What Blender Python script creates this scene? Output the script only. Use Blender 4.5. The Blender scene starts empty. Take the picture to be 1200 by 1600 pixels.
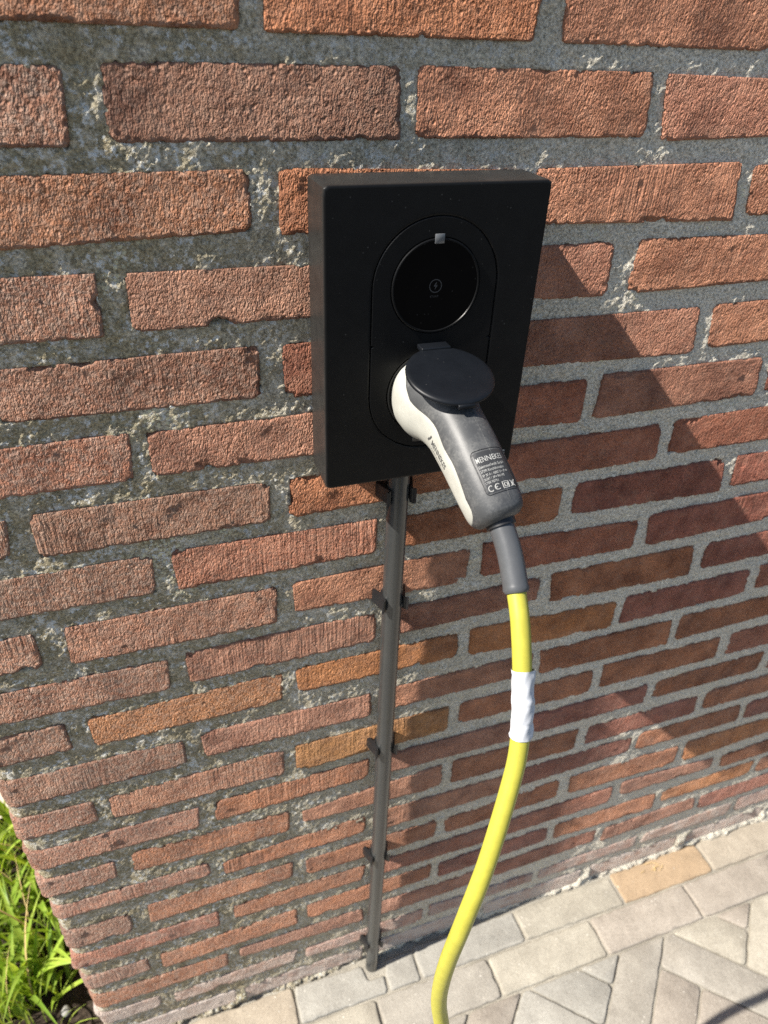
import bpy, bmesh, math, random
import numpy as np
from mathutils import Vector, Matrix
random.seed(7); RNG = np.random.default_rng(11)
SC = bpy.context.scene
COL = SC.collection
GZ = 1.39                                   # wall datum (centre of the first full course) above the paving

# ------------------------------------------------------------------ camera
cam = bpy.data.cameras.new("camera"); cam_o = bpy.data.objects.new("camera", cam); COL.objects.link(cam_o)
CX = Vector((0.944474, -0.326591, 0.036146)); CY = Vector((0.157637, 0.546875, 0.82224)); CZ = Vector((-0.288304, -0.770886, 0.567993))
CP = Vector((0.120501, -0.559448, -0.012479 + GZ))
m = Matrix((CX, CY, CZ)).transposed().to_4x4(); m.translation = CP
cam_o.matrix_world = m
cam.sensor_fit = 'VERTICAL'; cam.sensor_height = 9.8; cam.sensor_width = 7.35
cam.lens = 9.8 * 1119.05 / 1600
cam.clip_start = 0.01; cam.clip_end = 500
cam.dof.use_dof = True; cam.dof.focus_distance = 0.60; cam.dof.aperture_fstop = 1.9
SC.camera = cam_o

# ------------------------------------------------------------------ sky, sun, exposure
SUN_DIR = Vector((1.0, 0.068, -1.05)).normalized()          # the way the light travels: almost along the wall
world = bpy.data.worlds.new("World"); SC.world = world; world.use_nodes = True
wn = world.node_tree.nodes; wl = world.node_tree.links; wn.clear()
sky = wn.new('ShaderNodeTexSky'); sky.sky_type = 'NISHITA'; sky.sun_disc = False
to_sun = -SUN_DIR
sky.sun_elevation = math.asin(to_sun.z); sky.sun_rotation = math.atan2(to_sun.x, to_sun.y)
sky.air_density = 1.0; sky.dust_density = 1.0; sky.ozone_density = 1.0
bg = wn.new('ShaderNodeBackground'); bg.inputs[1].default_value = 0.072
wo = wn.new('ShaderNodeOutputWorld'); wl.new(sky.outputs[0], bg.inputs[0]); wl.new(bg.outputs[0], wo.inputs[0])
sun = bpy.data.lights.new("sun", 'SUN'); sun.energy = 5.0; sun.angle = math.radians(0.53); sun.color = (1.0, 0.945, 0.86)
sun_o = bpy.data.objects.new("sun", sun); COL.objects.link(sun_o)
sun_o.location = (-3, -0.5, 4); sun_o.rotation_euler = SUN_DIR.to_track_quat('-Z', 'Y').to_euler()
vs = SC.view_settings; vs.view_transform = 'Standard'; vs.look = 'None'; vs.gamma = 1; vs.use_curve_mapping = False
vs.exposure = 1.05
SC.render.engine = 'CYCLES'; SC.cycles.max_bounces = 8; SC.cycles.diffuse_bounces = 4
SC.cycles.use_denoising = False

# ------------------------------------------------------------------ helpers
def mat(name):
    mt = bpy.data.materials.new(name); mt.use_nodes = True
    nt = mt.node_tree; b = nt.nodes['Principled BSDF']
    return mt, nt, b
def nd(nt, typ, **kw):
    n = nt.nodes.new(typ)
    for k, v in kw.items():
        if k.startswith('i_'):
            key = k[2:]; key = int(key) if key.isdigit() else key.replace('_', ' ')
            n.inputs[key].default_value = v
        else: setattr(n, k, v)
    return n
def noise(nt, vec, scale, detail=4, rough=0.55):
    n = nd(nt, 'ShaderNodeTexNoise'); n.inputs['Scale'].default_value = scale
    n.inputs['Detail'].default_value = detail; n.inputs['Roughness'].default_value = rough
    if vec is not None: nt.links.new(vec, n.inputs['Vector'])
    return n.outputs[0]
def ramp(nt, fac, a, b, ca=(0, 0, 0, 1), cb=(1, 1, 1, 1)):
    r = nd(nt, 'ShaderNodeValToRGB'); r.color_ramp.elements[0].position = a; r.color_ramp.elements[1].position = b
    r.color_ramp.elements[0].color = ca; r.color_ramp.elements[1].color = cb
    nt.links.new(fac, r.inputs[0]); return r.outputs[0]
def mixc(nt, fac, a, b, blend='MIX'):
    n = nd(nt, 'ShaderNodeMix', data_type='RGBA', blend_type=blend)
    for s, v in ((n.inputs[0], fac), (n.inputs[6], a), (n.inputs[7], b)):
        if isinstance(v, (int, float)): s.default_value = v
        elif isinstance(v, tuple): s.default_value = v
        else: nt.links.new(v, s)
    return n.outputs[2]
def mth(nt, op, a, b=0.0):
    n = nd(nt, 'ShaderNodeMath', operation=op)
    for s, v in ((n.inputs[0], a), (n.inputs[1], b)):
        if isinstance(v, (int, float)): s.default_value = v
        else: nt.links.new(v, s)
    return n.outputs[0]
def bump(nt, b, h, strength, dist):
    n = nd(nt, 'ShaderNodeBump'); n.inputs['Strength'].default_value = strength; n.inputs['Distance'].default_value = dist
    nt.links.new(h, n.inputs['Height']); nt.links.new(n.outputs[0], b.inputs['Normal'])
def objcoord(nt, rnd=True):
    tc = nd(nt, 'ShaderNodeTexCoord')
    if not rnd: return tc.outputs['Object']
    oi = nd(nt, 'ShaderNodeObjectInfo'); v = nd(nt, 'ShaderNodeVectorMath', operation='SCALE'); v.inputs[0].default_value = (3.1, 5.3, 7.7)
    nt.links.new(oi.outputs['Random'], v.inputs['Scale'])
    a = nd(nt, 'ShaderNodeVectorMath', operation='ADD'); nt.links.new(tc.outputs['Object'], a.inputs[0]); nt.links.new(v.outputs[0], a.inputs[1])
    return a.outputs[0]

def quads_mesh(name, V, F, smooth=True):
    me = bpy.data.meshes.new(name)
    V = np.asarray(V, np.float32); F = np.asarray(F, np.int32)
    me.vertices.add(len(V)); me.vertices.foreach_set('co', V.ravel())
    n = F.shape[1]
    me.loops.add(F.size); me.loops.foreach_set('vertex_index', F.ravel())
    me.polygons.add(len(F)); me.polygons.foreach_set('loop_start', np.arange(0, F.size, n, dtype=np.int32))
    me.polygons.foreach_set('loop_total', np.full(len(F), n, np.int32))
    me.update(calc_edges=True)
    me.polygons.foreach_set('use_smooth', np.full(len(F), smooth))
    return me
def obj(name, me, material=None, parent=None, loc=None):
    o = bpy.data.objects.new(name, me); COL.objects.link(o)
    if material is not None: me.materials.append(material)
    if parent is not None: o.parent = parent
    if loc is not None: o.location = loc
    return o
def empty(name, loc=(0, 0, 0)):
    o = bpy.data.objects.new(name, None); COL.objects.link(o); o.location = loc; o.empty_display_size = 0.05
    return o
def tag(o, label=None, cat=None, group=None, kind=None):
    if label: o['label'] = label
    if cat: o['category'] = cat
    if group: o['group'] = group
    if kind: o['kind'] = kind
    return o
def from_bm(name, bm, material, parent=None, smooth=True, loc=None, angle=None):
    me = bpy.data.meshes.new(name)
    bmesh.ops.recalc_face_normals(bm, faces=bm.faces[:])
    if smooth:
        for f in bm.faces: f.smooth = True
        if angle:
            for e in bm.edges:
                if len(e.link_faces) == 2 and e.calc_face_angle(0) > math.radians(angle): e.smooth = False
    bm.to_mesh(me); bm.free()
    return obj(name, me, material, parent, loc)
def parent_to(o, p):            # children keep world coordinates while their thing's Empty stands elsewhere
    o.parent = p; o.matrix_parent_inverse = Matrix.Translation(p.location).inverted(); return o

def band(n, lo, hi, seed, ax=1.0, az=1.0):
    r = np.random.default_rng(seed); a = np.fft.rfft2(r.standard_normal((n, n)))
    fz = np.fft.fftfreq(n)[:, None] / az; fx = np.fft.rfftfreq(n)[None, :] / ax
    f = np.hypot(fx, fz) + 1e-9; w = 1 / f
    g = np.exp(-np.maximum(0, np.log(lo / w)) ** 2 * 8) * np.exp(-np.maximum(0, np.log(w / hi)) ** 2 * 8) / f
    g[0, 0] = 0
    t = np.fft.irfft2(a * g, s=(n, n)); return (t / t.std()).astype(np.float32)
PX = 0.0005; NT = 1024
T_FINE = band(NT, 4.5, 11, 1, ax=0.85, az=1.15)
T_VERT = band(NT, 5, 14, 2, ax=0.45, az=2.2)
T_MID = band(NT, 12, 36, 3)
T_LOW = band(NT, 50, 220, 4)
T_EDGE = band(NT, 10, 60, 5)
T_BIG = band(NT, 120, 500, 6)
def samp(T, x, z, off=(0, 0)):
    a = (x / PX + off[0]) % NT; b = (z / PX + off[1]) % NT
    i = a.astype(int); j = b.astype(int); fa = a - i; fb = b - j
    i1 = (i + 1) % NT; j1 = (j + 1) % NT; i %= NT; j %= NT
    return (T[j, i] * (1 - fa) + T[j, i1] * fa) * (1 - fb) + (T[j1, i] * (1 - fa) + T[j1, i1] * fa) * fb
def grid_faces(nu, nv):
    i = np.arange(nu - 1)[None, :]; j = np.arange(nv - 1)[:, None]
    a = j * nu + i
    return np.stack([a, a + 1, a + nu + 1, a + nu], -1).reshape(-1, 4)
def sstep(a, b, x):
    t = np.clip((x - a) / (b - a), 0, 1); return t * t * (3 - 2 * t)
def catmull(pts, per=12):
    P = [np.array(p, float) for p in pts]; P = [2 * P[0] - P[1]] + P + [2 * P[-1] - P[-2]]; out = []
    for i in range(1, len(P) - 2):
        for t in np.linspace(0, 1, per, endpoint=False):
            a, b, c, d = P[i - 1:i + 3]
            out.append(0.5 * (2 * b + (c - a) * t + (2 * a - 5 * b + 4 * c - d) * t * t + (3 * b - a - 3 * c + d) * t ** 3))
    out.append(P[-2]); return np.array(out)
def frames(path, ref=(1, 0, 0)):
    t = np.gradient(path, axis=0); t /= np.linalg.norm(t, axis=1)[:, None]
    u = np.array(ref, float); U = []; V = []
    for k in range(len(path)):
        u = u - t[k] * (u @ t[k]); u = u / np.linalg.norm(u); U.append(u); V.append(np.cross(t[k], u))
    return t, np.array(U), np.array(V)
def tube(name, path, rad, material, parent=None, n=28, cap=True, wob=None):
    path = np.asarray(path, float); t, U, V = frames(path); rad = np.broadcast_to(rad, len(path))
    ang = np.linspace(0, 2 * np.pi, n, endpoint=False); R = rad[:, None] * np.ones(n)[None]
    if wob is not None: R = R + wob(np.arange(len(path))[:, None], ang[None, :])
    P = path[:, None, :] + R[..., None] * (np.cos(ang)[None, :, None] * U[:, None, :] + np.sin(ang)[None, :, None] * V[:, None, :])
    m = len(path); bm = bmesh.new(); vs_ = [[bm.verts.new(P[i, j]) for j in range(n)] for i in range(m)]
    for i in range(m - 1):
        for j in range(n): bm.faces.new((vs_[i][j], vs_[i][(j + 1) % n], vs_[i + 1][(j + 1) % n], vs_[i + 1][j]))
    if cap: bm.faces.new(vs_[0]); bm.faces.new(vs_[-1])
    return from_bm(name, bm, material, parent, angle=50)
def loops_mesh(name, loops, material, parent=None, close_first=False, close_last=False, angle=40):
    bm = bmesh.new(); L = [[bm.verts.new(p) for p in lp] for lp in loops]; n = len(loops[0])
    for a, b in zip(L[:-1], L[1:]):
        for j in range(n): bm.faces.new((a[j], a[(j + 1) % n], b[(j + 1) % n], b[j]))
    if close_first: bm.faces.new(L[0])
    if close_last: bm.faces.new(L[-1])
    return from_bm(name, bm, material, parent, angle=angle)
def box_bm(bm, x0, x1, y0, y1, z0, z1, bev=0.0, seg=2):
    r = bmesh.ops.create_cube(bm, size=1)
    vs_ = r['verts']
    for v in vs_: v.co = ((x0 + x1) / 2 + v.co.x * (x1 - x0), (y0 + y1) / 2 + v.co.y * (y1 - y0), (z0 + z1) / 2 + v.co.z * (z1 - z0))
    if bev: bmesh.ops.bevel(bm, geom=list({e for v in vs_ for e in v.link_edges}), offset=bev, segments=seg, affect='EDGES', profile=0.6)

# ------------------------------------------------------------------ materials
BRICK_BUMP = 0.0042
def nobc(mt):
    for t in (mt, mt.cycles):
        if hasattr(t, 'use_bump_map_correction'): t.use_bump_map_correction = False
def m_brick():
    mt, nt, b = mat("brick_clay"); oi = nd(nt, 'ShaderNodeObjectInfo'); co = objcoord(nt)
    def at(nm):
        a = nd(nt, 'ShaderNodeAttribute', attribute_type='OBJECT', attribute_name=nm); return a.outputs['Fac']
    c = oi.outputs['Color']
    n1 = noise(nt, co, 28, 6, 0.6)
    c = mixc(nt, 1.0, c, ramp(nt, n1, 0.30, 0.72, (0.55, 0.50, 0.50, 1), (1.28, 1.30, 1.28, 1)), 'MULTIPLY')
    n2 = noise(nt, co, 420, 3, 0.6)
    c = mixc(nt, 1.0, c, ramp(nt, n2, 0.30, 0.62, (0.72, 0.70, 0.70, 1), (1.12, 1.12, 1.1, 1)), 'MULTIPLY')
    n3 = noise(nt, co, 62, 5, 0.7)                      # pale sand bloom on the clay
    c = mixc(nt, mth(nt, 'MULTIPLY', ramp(nt, n3, 0.50, 0.72), 0.22), c, (0.46, 0.29, 0.20, 1))
    n4 = noise(nt, co, 190, 4, 0.7)
    l = mth(nt, 'MULTIPLY', ramp(nt, n4, 0.44, 0.60), at('lichen'))
    c = mixc(nt, mth(nt, 'MULTIPLY', l, 0.7), c, (0.33, 0.28, 0.23, 1))
    n5 = noise(nt, co, 45, 5, 0.7)
    ce = mth(nt, 'MINIMUM', mth(nt, 'MULTIPLY', mth(nt, 'ADD', ramp(nt, n5, 0.30, 0.62), 0.45), at('cement')), 1.0)
    c = mixc(nt, ce, c, (0.47, 0.40, 0.35, 1))
    nt.links.new(c, b.inputs['Base Color']); b.inputs['Roughness'].default_value = 0.92; b.inputs['Specular IOR Level'].default_value = 0.25
    # crinkled hand-moulded face: a web of small ridges over finer grit, drawn out upwards on some bricks
    mp = nd(nt, 'ShaderNodeMapping'); mp.inputs['Scale'].default_value = (1.25, 1.0, 0.72); nt.links.new(co, mp.inputs['Vector'])
    ra = noise(nt, mp.outputs[0], 205, 3, 0.62); rb = noise(nt, mp.outputs[0], 520, 2, 0.6); rc = noise(nt, co, 110, 2, 0.5)
    web = mth(nt, 'SUBTRACT', 1.0, mth(nt, 'MULTIPLY', mth(nt, 'ABSOLUTE', mth(nt, 'SUBTRACT', ra, 0.5)), 2.6))
    st_ = nd(nt, 'ShaderNodeMapRange'); st_.inputs['From Min'].default_value = 0.35; st_.inputs['From Max'].default_value = 0.65; st_.inputs['To Min'].default_value = 0.30; st_.inputs['To Max'].default_value = 1.45
    nt.links.new(noise(nt, co, 17, 2), st_.inputs['Value'])
    sm_ = mth(nt, 'SUBTRACT', 1.0, mth(nt, 'MULTIPLY', at('cement'), 0.6))
    rv_ = nd(nt, 'ShaderNodeMapRange'); rv_.inputs['To Min'].default_value = 0.6; rv_.inputs['To Max'].default_value = 1.15; nt.links.new(oi.outputs['Random'], rv_.inputs['Value'])
    sm_ = mth(nt, 'MULTIPLY', sm_, rv_.outputs[0])
    h = mth(nt, 'ADD', mth(nt, 'MULTIPLY', web, st_.outputs[0]), mth(nt, 'ADD', mth(nt, 'MULTIPLY', rb, 0.6), mth(nt, 'MULTIPLY', rc, 0.8)))
    mv = nd(nt, 'ShaderNodeMapping'); mv.inputs['Scale'].default_value = (3.4, 1.0, 0.20); nt.links.new(co, mv.inputs['Vector'])
    rr2 = mth(nt, 'FRACT', mth(nt, 'MULTIPLY', oi.outputs['Random'], 17.31))
    drag = mth(nt, 'MULTIPLY', mth(nt, 'MULTIPLY', noise(nt, mv.outputs[0], 75, 3, 0.6), ramp(nt, rr2, 0.45, 0.75)), ramp(nt, noise(nt, co, 12, 2), 0.40, 0.60))
    vp = nd(nt, 'ShaderNodeTexVoronoi'); vp.inputs['Scale'].default_value = 170; nt.links.new(co, vp.inputs['Vector'])
    pit = mth(nt, 'MULTIPLY', ramp(nt, vp.outputs['Distance'], 0.12, 0.30, (1, 1, 1, 1), (0, 0, 0, 1)), ramp(nt, noise(nt, co, 38, 2), 0.52, 0.66))
    h = mth(nt, 'SUBTRACT', mth(nt, 'ADD', h, mth(nt, 'MULTIPLY', drag, 2.2)), mth(nt, 'MULTIPLY', pit, 0.8))
    bump(nt, b, mth(nt, 'MULTIPLY', h, sm_), 1.0, BRICK_BUMP)
    nobc(mt)
    return mt
def m_mortar():
    mt, nt, b = mat("lime_mortar"); tc = nd(nt, 'ShaderNodeTexCoord'); co = tc.outputs['Object']
    sx = nd(nt, 'ShaderNodeSeparateXYZ'); nt.links.new(co, sx.inputs[0])
    n1 = noise(nt, co, 430, 4, 0.75); n2 = noise(nt, co, 42, 6, 0.72)
    c = ramp(nt, n1, 0.36, 0.64, (0.27, 0.245, 0.198, 1), (0.86, 0.79, 0.655, 1))
    # old algae film, thick on the left, gone right of the charger
    g = nd(nt, 'ShaderNodeMapRange'); g.inputs['From Min'].default_value = 0.62; g.inputs['From Max'].default_value = 0.12
    nt.links.new(sx.outputs[0], g.inputs['Value'])
    al = mth(nt, 'MULTIPLY', g.outputs[0], ramp(nt, n2, 0.30, 0.52))
    c = mixc(nt, mth(nt, 'MULTIPLY', al, 0.92), c, mixc(nt, 1.0, c, (0.50, 0.455, 0.335, 1), 'MULTIPLY'))
    # crusts of grey-white and of yellowish lichen
    n3 = noise(nt, co, 170, 5, 0.75); n3b = noise(nt, co, 22, 3, 0.6)
    w = mth(nt, 'MULTIPLY', ramp(nt, n3, 0.53, 0.60), ramp(nt, n3b, 0.36, 0.52))
    c = mixc(nt, mth(nt, 'MULTIPLY', w, mth(nt, 'ADD', mth(nt, 'MULTIPLY', g.outputs[0], 0.7), 0.15)), c, (0.68, 0.69, 0.67, 1))
    v = nd(nt, 'ShaderNodeTexVoronoi'); v.inputs['Scale'].default_value = 230; nt.links.new(co, v.inputs['Vector'])
    n4 = noise(nt, co, 13, 3, 0.6)
    y = mth(nt, 'MULTIPLY', ramp(nt, v.outputs['Distance'], 0.25, 0.42, (1, 1, 1, 1), (0, 0, 0, 1)), ramp(nt, n4, 0.56, 0.66))
    c = mixc(nt, y, c, (0.62, 0.58, 0.40, 1))
    nt.links.new(c, b.inputs['Base Color']); b.inputs['Roughness'].default_value = 0.95; b.inputs['Specular IOR Level'].default_value = 0.2
    bump(nt, b, mth(nt, 'ADD', noise(nt, co, 420, 4, 0.7), mth(nt, 'MULTIPLY', noise(nt, co, 160, 2), 0.8)), 1.0, 0.0022); nobc(mt)
    return mt
def m_paver():
    mt, nt, b = mat("paver_clay"); oi = nd(nt, 'ShaderNodeObjectInfo'); co = objcoord(nt)
    n1 = noise(nt, co, 22, 6, 0.65); n2 = noise(nt, co, 330, 4, 0.65)
    c = mixc(nt, 1.0, oi.outputs['Color'], ramp(nt, n1, 0.28, 0.74, (0.80, 0.78, 0.76, 1), (1.16, 1.15, 1.13, 1)), 'MULTIPLY')
    c = mixc(nt, 1.0, c, ramp(nt, n2, 0.30, 0.66, (0.80, 0.79, 0.78, 1), (1.10, 1.10, 1.10, 1)), 'MULTIPLY')
    v = nd(nt, 'ShaderNodeTexVoronoi'); v.inputs['Scale'].default_value = 130; nt.links.new(co, v.inputs['Vector'])
    sp = mth(nt, 'MULTIPLY', ramp(nt, v.outputs['Distance'], 0.09, 0.17, (1, 1, 1, 1), (0, 0, 0, 1)), ramp(nt, noise(nt, co, 60, 2), 0.46, 0.56))
    c = mixc(nt, mth(nt, 'MULTIPLY', sp, 0.75), c, (0.14, 0.12, 0.10, 1))
    v2 = nd(nt, 'ShaderNodeTexVoronoi'); v2.inputs['Scale'].default_value = 95; nt.links.new(co, v2.inputs['Vector'])
    sp2 = mth(nt, 'MULTIPLY', ramp(nt, v2.outputs['Distance'], 0.07, 0.15, (1, 1, 1, 1), (0, 0, 0, 1)), ramp(nt, noise(nt, co, 50, 2), 0.52, 0.6))
    c = mixc(nt, mth(nt, 'MULTIPLY', sp2, 0.7), c, (0.66, 0.63, 0.56, 1))
    nt.links.new(c, b.inputs['Base Color']); b.inputs['Roughness'].default_value = 0.9; b.inputs['Specular IOR Level'].default_value = 0.25
    h = mth(nt, 'ADD', noise(nt, co, 480, 4, 0.65), mth(nt, 'MULTIPLY', noise(nt, co, 55, 3), 1.5))
    bump(nt, b, h, 0.7, 0.0013)
    return mt
def m_sand(name, a, c2, sc=500, st=0.9, dist=0.002):
    mt, nt, b = mat(name); tc = nd(nt, 'ShaderNodeTexCoord'); co = tc.outputs['Object']
    n1 = noise(nt, co, sc, 5, 0.7); n2 = noise(nt, co, 9, 4, 0.6)
    c = ramp(nt, n1, 0.3, 0.7, a, c2); c = mixc(nt, 1.0, c, ramp(nt, n2, 0.3, 0.7, (0.75, 0.75, 0.75, 1), (1.2, 1.2, 1.2, 1)), 'MULTIPLY')
    nt.links.new(c, b.inputs['Base Color']); b.inputs['Roughness'].default_value = 0.95; b.inputs['Specular IOR Level'].default_value = 0.2
    bump(nt, b, n1, st, dist); return mt
def m_plastic(name, col, rough=0.4, spec=0.4, dust=0.0, dustcol=(0.35, 0.34, 0.32, 1), scale=60, bmp=0.12, bscale=1500, d2lo=0.85):
    mt, nt, b = mat(name); tc = nd(nt, 'ShaderNodeTexCoord'); co = tc.outputs['Object']
    n1 = noise(nt, co, scale, 6, 0.68); n2 = noise(nt, co, 500, 3, 0.7)
    c = mixc(nt, 1.0, (*col, 1), ramp(nt, n1, 0.3, 0.7, (0.88, 0.88, 0.88, 1), (1.1, 1.1, 1.1, 1)), 'MULTIPLY')
    if dust:
        v = nd(nt, 'ShaderNodeTexVoronoi'); v.inputs['Scale'].default_value = 160; nt.links.new(co, v.inputs['Vector'])
        d1 = mth(nt, 'MULTIPLY', ramp(nt, v.outputs['Distance'], 0.05, 0.11, (1, 1, 1, 1), (0, 0, 0, 1)), ramp(nt, noise(nt, co, 70, 2), 0.5, 0.6))
        d2 = ramp(nt, mth(nt, 'MULTIPLY', n1, mth(nt, 'ADD', n2, 0.5)), d2lo, d2lo + 0.25)
        c = mixc(nt, mth(nt, 'MULTIPLY', mth(nt, 'MAXIMUM', d1, d2), dust), c, dustcol)
    nt.links.new(c, b.inputs['Base Color'])
    r = nd(nt, 'ShaderNodeMapRange'); r.inputs['To Min'].default_value = rough - 0.07; r.inputs['To Max'].default_value = rough + 0.09
    nt.links.new(n1, r.inputs['Value']); nt.links.new(r.outputs[0], b.inputs['Roughness'])
    b.inputs['Specular IOR Level'].default_value = spec
    if bmp: bump(nt, b, noise(nt, co, bscale, 2, 0.5), bmp, 0.0002)
    return mt
def m_leaf(name, c1, c2):
    mt, nt, b = mat(name); co = objcoord(nt)
    n = noise(nt, co, 25, 3); c = ramp(nt, n, 0.3, 0.7, (*c1, 1), (*c2, 1))
    oi = nd(nt, 'ShaderNodeObjectInfo')
    c = mixc(nt, 1.0, c, ramp(nt, oi.outputs['Random'], 0, 1, (0.7, 0.75, 0.7, 1), (1.25, 1.15, 1.1, 1)), 'MULTIPLY')
    out = nt.nodes['Material Output']; tr = nd(nt, 'ShaderNodeBsdfTranslucent'); mx = nd(nt, 'ShaderNodeMixShader'); mx.inputs[0].default_value = 0.4
    nt.links.new(c, b.inputs['Base Color']); nt.links.new(mixc(nt, 1.0, c, (1.3, 1.25, 0.6, 1), 'MULTIPLY'), tr.inputs[0])
    b.inputs['Roughness'].default_value = 0.45; b.inputs['Specular IOR Level'].default_value = 0.4
    nt.links.new(b.outputs[0], mx.inputs[1]); nt.links.new(tr.outputs[0], mx.inputs[2]); nt.links.new(mx.outputs[0], out.inputs['Surface'])
    return mt
M_BRICK = m_brick(); M_MORTAR = m_mortar(); M_PAVER = m_paver()
M_SAND = m_sand("joint_sand", (0.20, 0.185, 0.155, 1), (0.40, 0.37, 0.31, 1))
M_SOIL = m_sand("garden_soil", (0.018, 0.013, 0.009, 1), (0.075, 0.055, 0.040, 1), 140, 1.0, 0.006)
M_GROUND = m_sand("asphalt_ground", (0.035, 0.035, 0.037, 1), (0.075, 0.073, 0.070, 1), 60, 0.4, 0.002)
M_PATH = m_sand("pale_path", (0.50, 0.42, 0.32, 1), (0.66, 0.57, 0.45, 1), 90, 0.4, 0.002)
M_BLACK = m_plastic("satin_black_plastic", (0.0068, 0.0069, 0.0072), 0.36, 0.16, dust=0.12)
nt_ = M_BLACK.node_tree; b_ = nt_.nodes['Principled BSDF']; src_ = b_.inputs['Base Color'].links[0].from_socket       # dust and scuffs, with sunlit paleness of top and sides put into the colour
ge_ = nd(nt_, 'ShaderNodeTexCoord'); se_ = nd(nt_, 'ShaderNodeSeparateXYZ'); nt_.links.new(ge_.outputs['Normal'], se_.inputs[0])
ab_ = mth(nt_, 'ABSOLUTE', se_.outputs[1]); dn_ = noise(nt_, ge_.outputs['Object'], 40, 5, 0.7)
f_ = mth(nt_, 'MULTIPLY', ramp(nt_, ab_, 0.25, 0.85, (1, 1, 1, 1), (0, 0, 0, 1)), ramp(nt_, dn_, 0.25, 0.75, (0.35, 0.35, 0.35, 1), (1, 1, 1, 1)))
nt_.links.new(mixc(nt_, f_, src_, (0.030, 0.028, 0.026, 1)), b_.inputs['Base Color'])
M_PANEL = m_plastic("panel_black_plastic", (0.0058, 0.0060, 0.0064), 0.34, 0.15, dust=0.12)
M_LID = m_plastic("lid_black_plastic", (0.0050, 0.0062, 0.0085), 0.42, 0.28, dust=0.07)
M_GLASS = m_plastic("display_glass", (0.0012, 0.0012, 0.0014), 0.12, 0.12, dust=0.05, bmp=0)
M_GREYPRINT = m_plastic("grey_print", (0.045, 0.046, 0.048), 0.5, 0.2, bmp=0)
M_FILM = m_plastic("clear_film_tab", (0.11, 0.115, 0.12), 0.3, 0.5, bmp=0)
M_RUBBER = m_plastic("worn_grey_rubber", (0.055, 0.057, 0.059), 0.46, 0.45, dust=0.36, dustcol=(0.21, 0.207, 0.195, 1), scale=45, bmp=0.2, d2lo=0.46)
M_SLEEVE = m_plastic("sleeve_rubber", (0.070, 0.073, 0.077), 0.36, 0.5, dust=0.22, scale=70, bmp=0.1)
M_SHELL = m_plastic("pale_grey_shell", (0.40, 0.395, 0.35), 0.45, 0.4, dust=0.35, dustcol=(0.36, 0.33, 0.26, 1), scale=55, bmp=0.08)
M_INK = m_plastic("dark_ink", (0.07, 0.07, 0.068), 0.6, 0.2, bmp=0)
M_WHITEINK = m_plastic("white_ink", (0.36, 0.36, 0.345), 0.6, 0.2, bmp=0)
M_PLATE = m_plastic("label_plate", (0.036, 0.037, 0.039), 0.42, 0.4, dust=0.18, scale=70, bmp=0.1)
M_YELLOW = m_plastic("yellow_cable_jacket", (0.40, 0.37, 0.048), 0.42, 0.45, dust=0.10, dustcol=(0.30, 0.27, 0.08, 1), scale=80, bmp=0.1)
M_TAPE = m_plastic("white_tape", (0.52, 0.53, 0.55), 0.5, 0.4, dust=0.08, scale=90, bmp=0.3, bscale=350)
M_PIPE = m_plastic("anthracite_pipe", (0.034, 0.036, 0.036), 0.20, 0.7, dust=0.14, scale=50, bmp=0.04)
M_CLIP = m_plastic("black_clip", (0.012, 0.012, 0.013), 0.42, 0.45, dust=0.12, bmp=0.1)
M_LEAF = m_leaf("grass_leaf", (0.20, 0.34, 0.035), (0.36, 0.47, 0.08))
M_LEAF2 = m_leaf("grass_fine", (0.16, 0.26, 0.03), (0.34, 0.40, 0.09))
M_STRAW = m_plastic("dry_straw", (0.55, 0.40, 0.18), 0.7, 0.2, bmp=0)
M_STONE = m_plastic("pebble", (0.30, 0.29, 0.27), 0.9, 0.2, scale=80, bmp=0.4, bscale=300)
# ------------------------------------------------------------------ ground
def plane(name, x0, x1, y0, y1, z, material, label=None):
    bm = bmesh.new(); bm.faces.new([bm.verts.new(p) for p in ((x0, y0, z), (x1, y0, z), (x1, y1, z), (x0, y1, z))])
    o = from_bm(name, bm, material, None, False); tag(o, label, None, None, 'structure'); return o
plane('ground', -120, 120, -120, 120, -0.06, M_GROUND)
def bumpy(name, x0, x1, y0, y1, z, res, amp, material):
    nu = int((x1 - x0) / res) + 1; nv = int((y1 - y0) / res) + 1
    X, Y = np.meshgrid(np.linspace(x0, x1, nu), np.linspace(y0, y1, nv))
    Z = z + amp * (samp(T_MID, X * 0.3, Y * 0.3) * 0.35 + samp(T_LOW, X, Y))
    me = quads_mesh(name, np.stack([X, Y, Z], -1).reshape(-1, 3), grid_faces(nu, nv))
    o = obj(name, me, material); o['kind'] = 'structure'; return o
bumpy('soil', -1.3, -0.02, -0.02, 0.47, -0.022, 0.008, 0.004, M_SOIL)
plane('path', -2.6, 3.0, 0.50, 1.6, -0.02, M_PATH)

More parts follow.
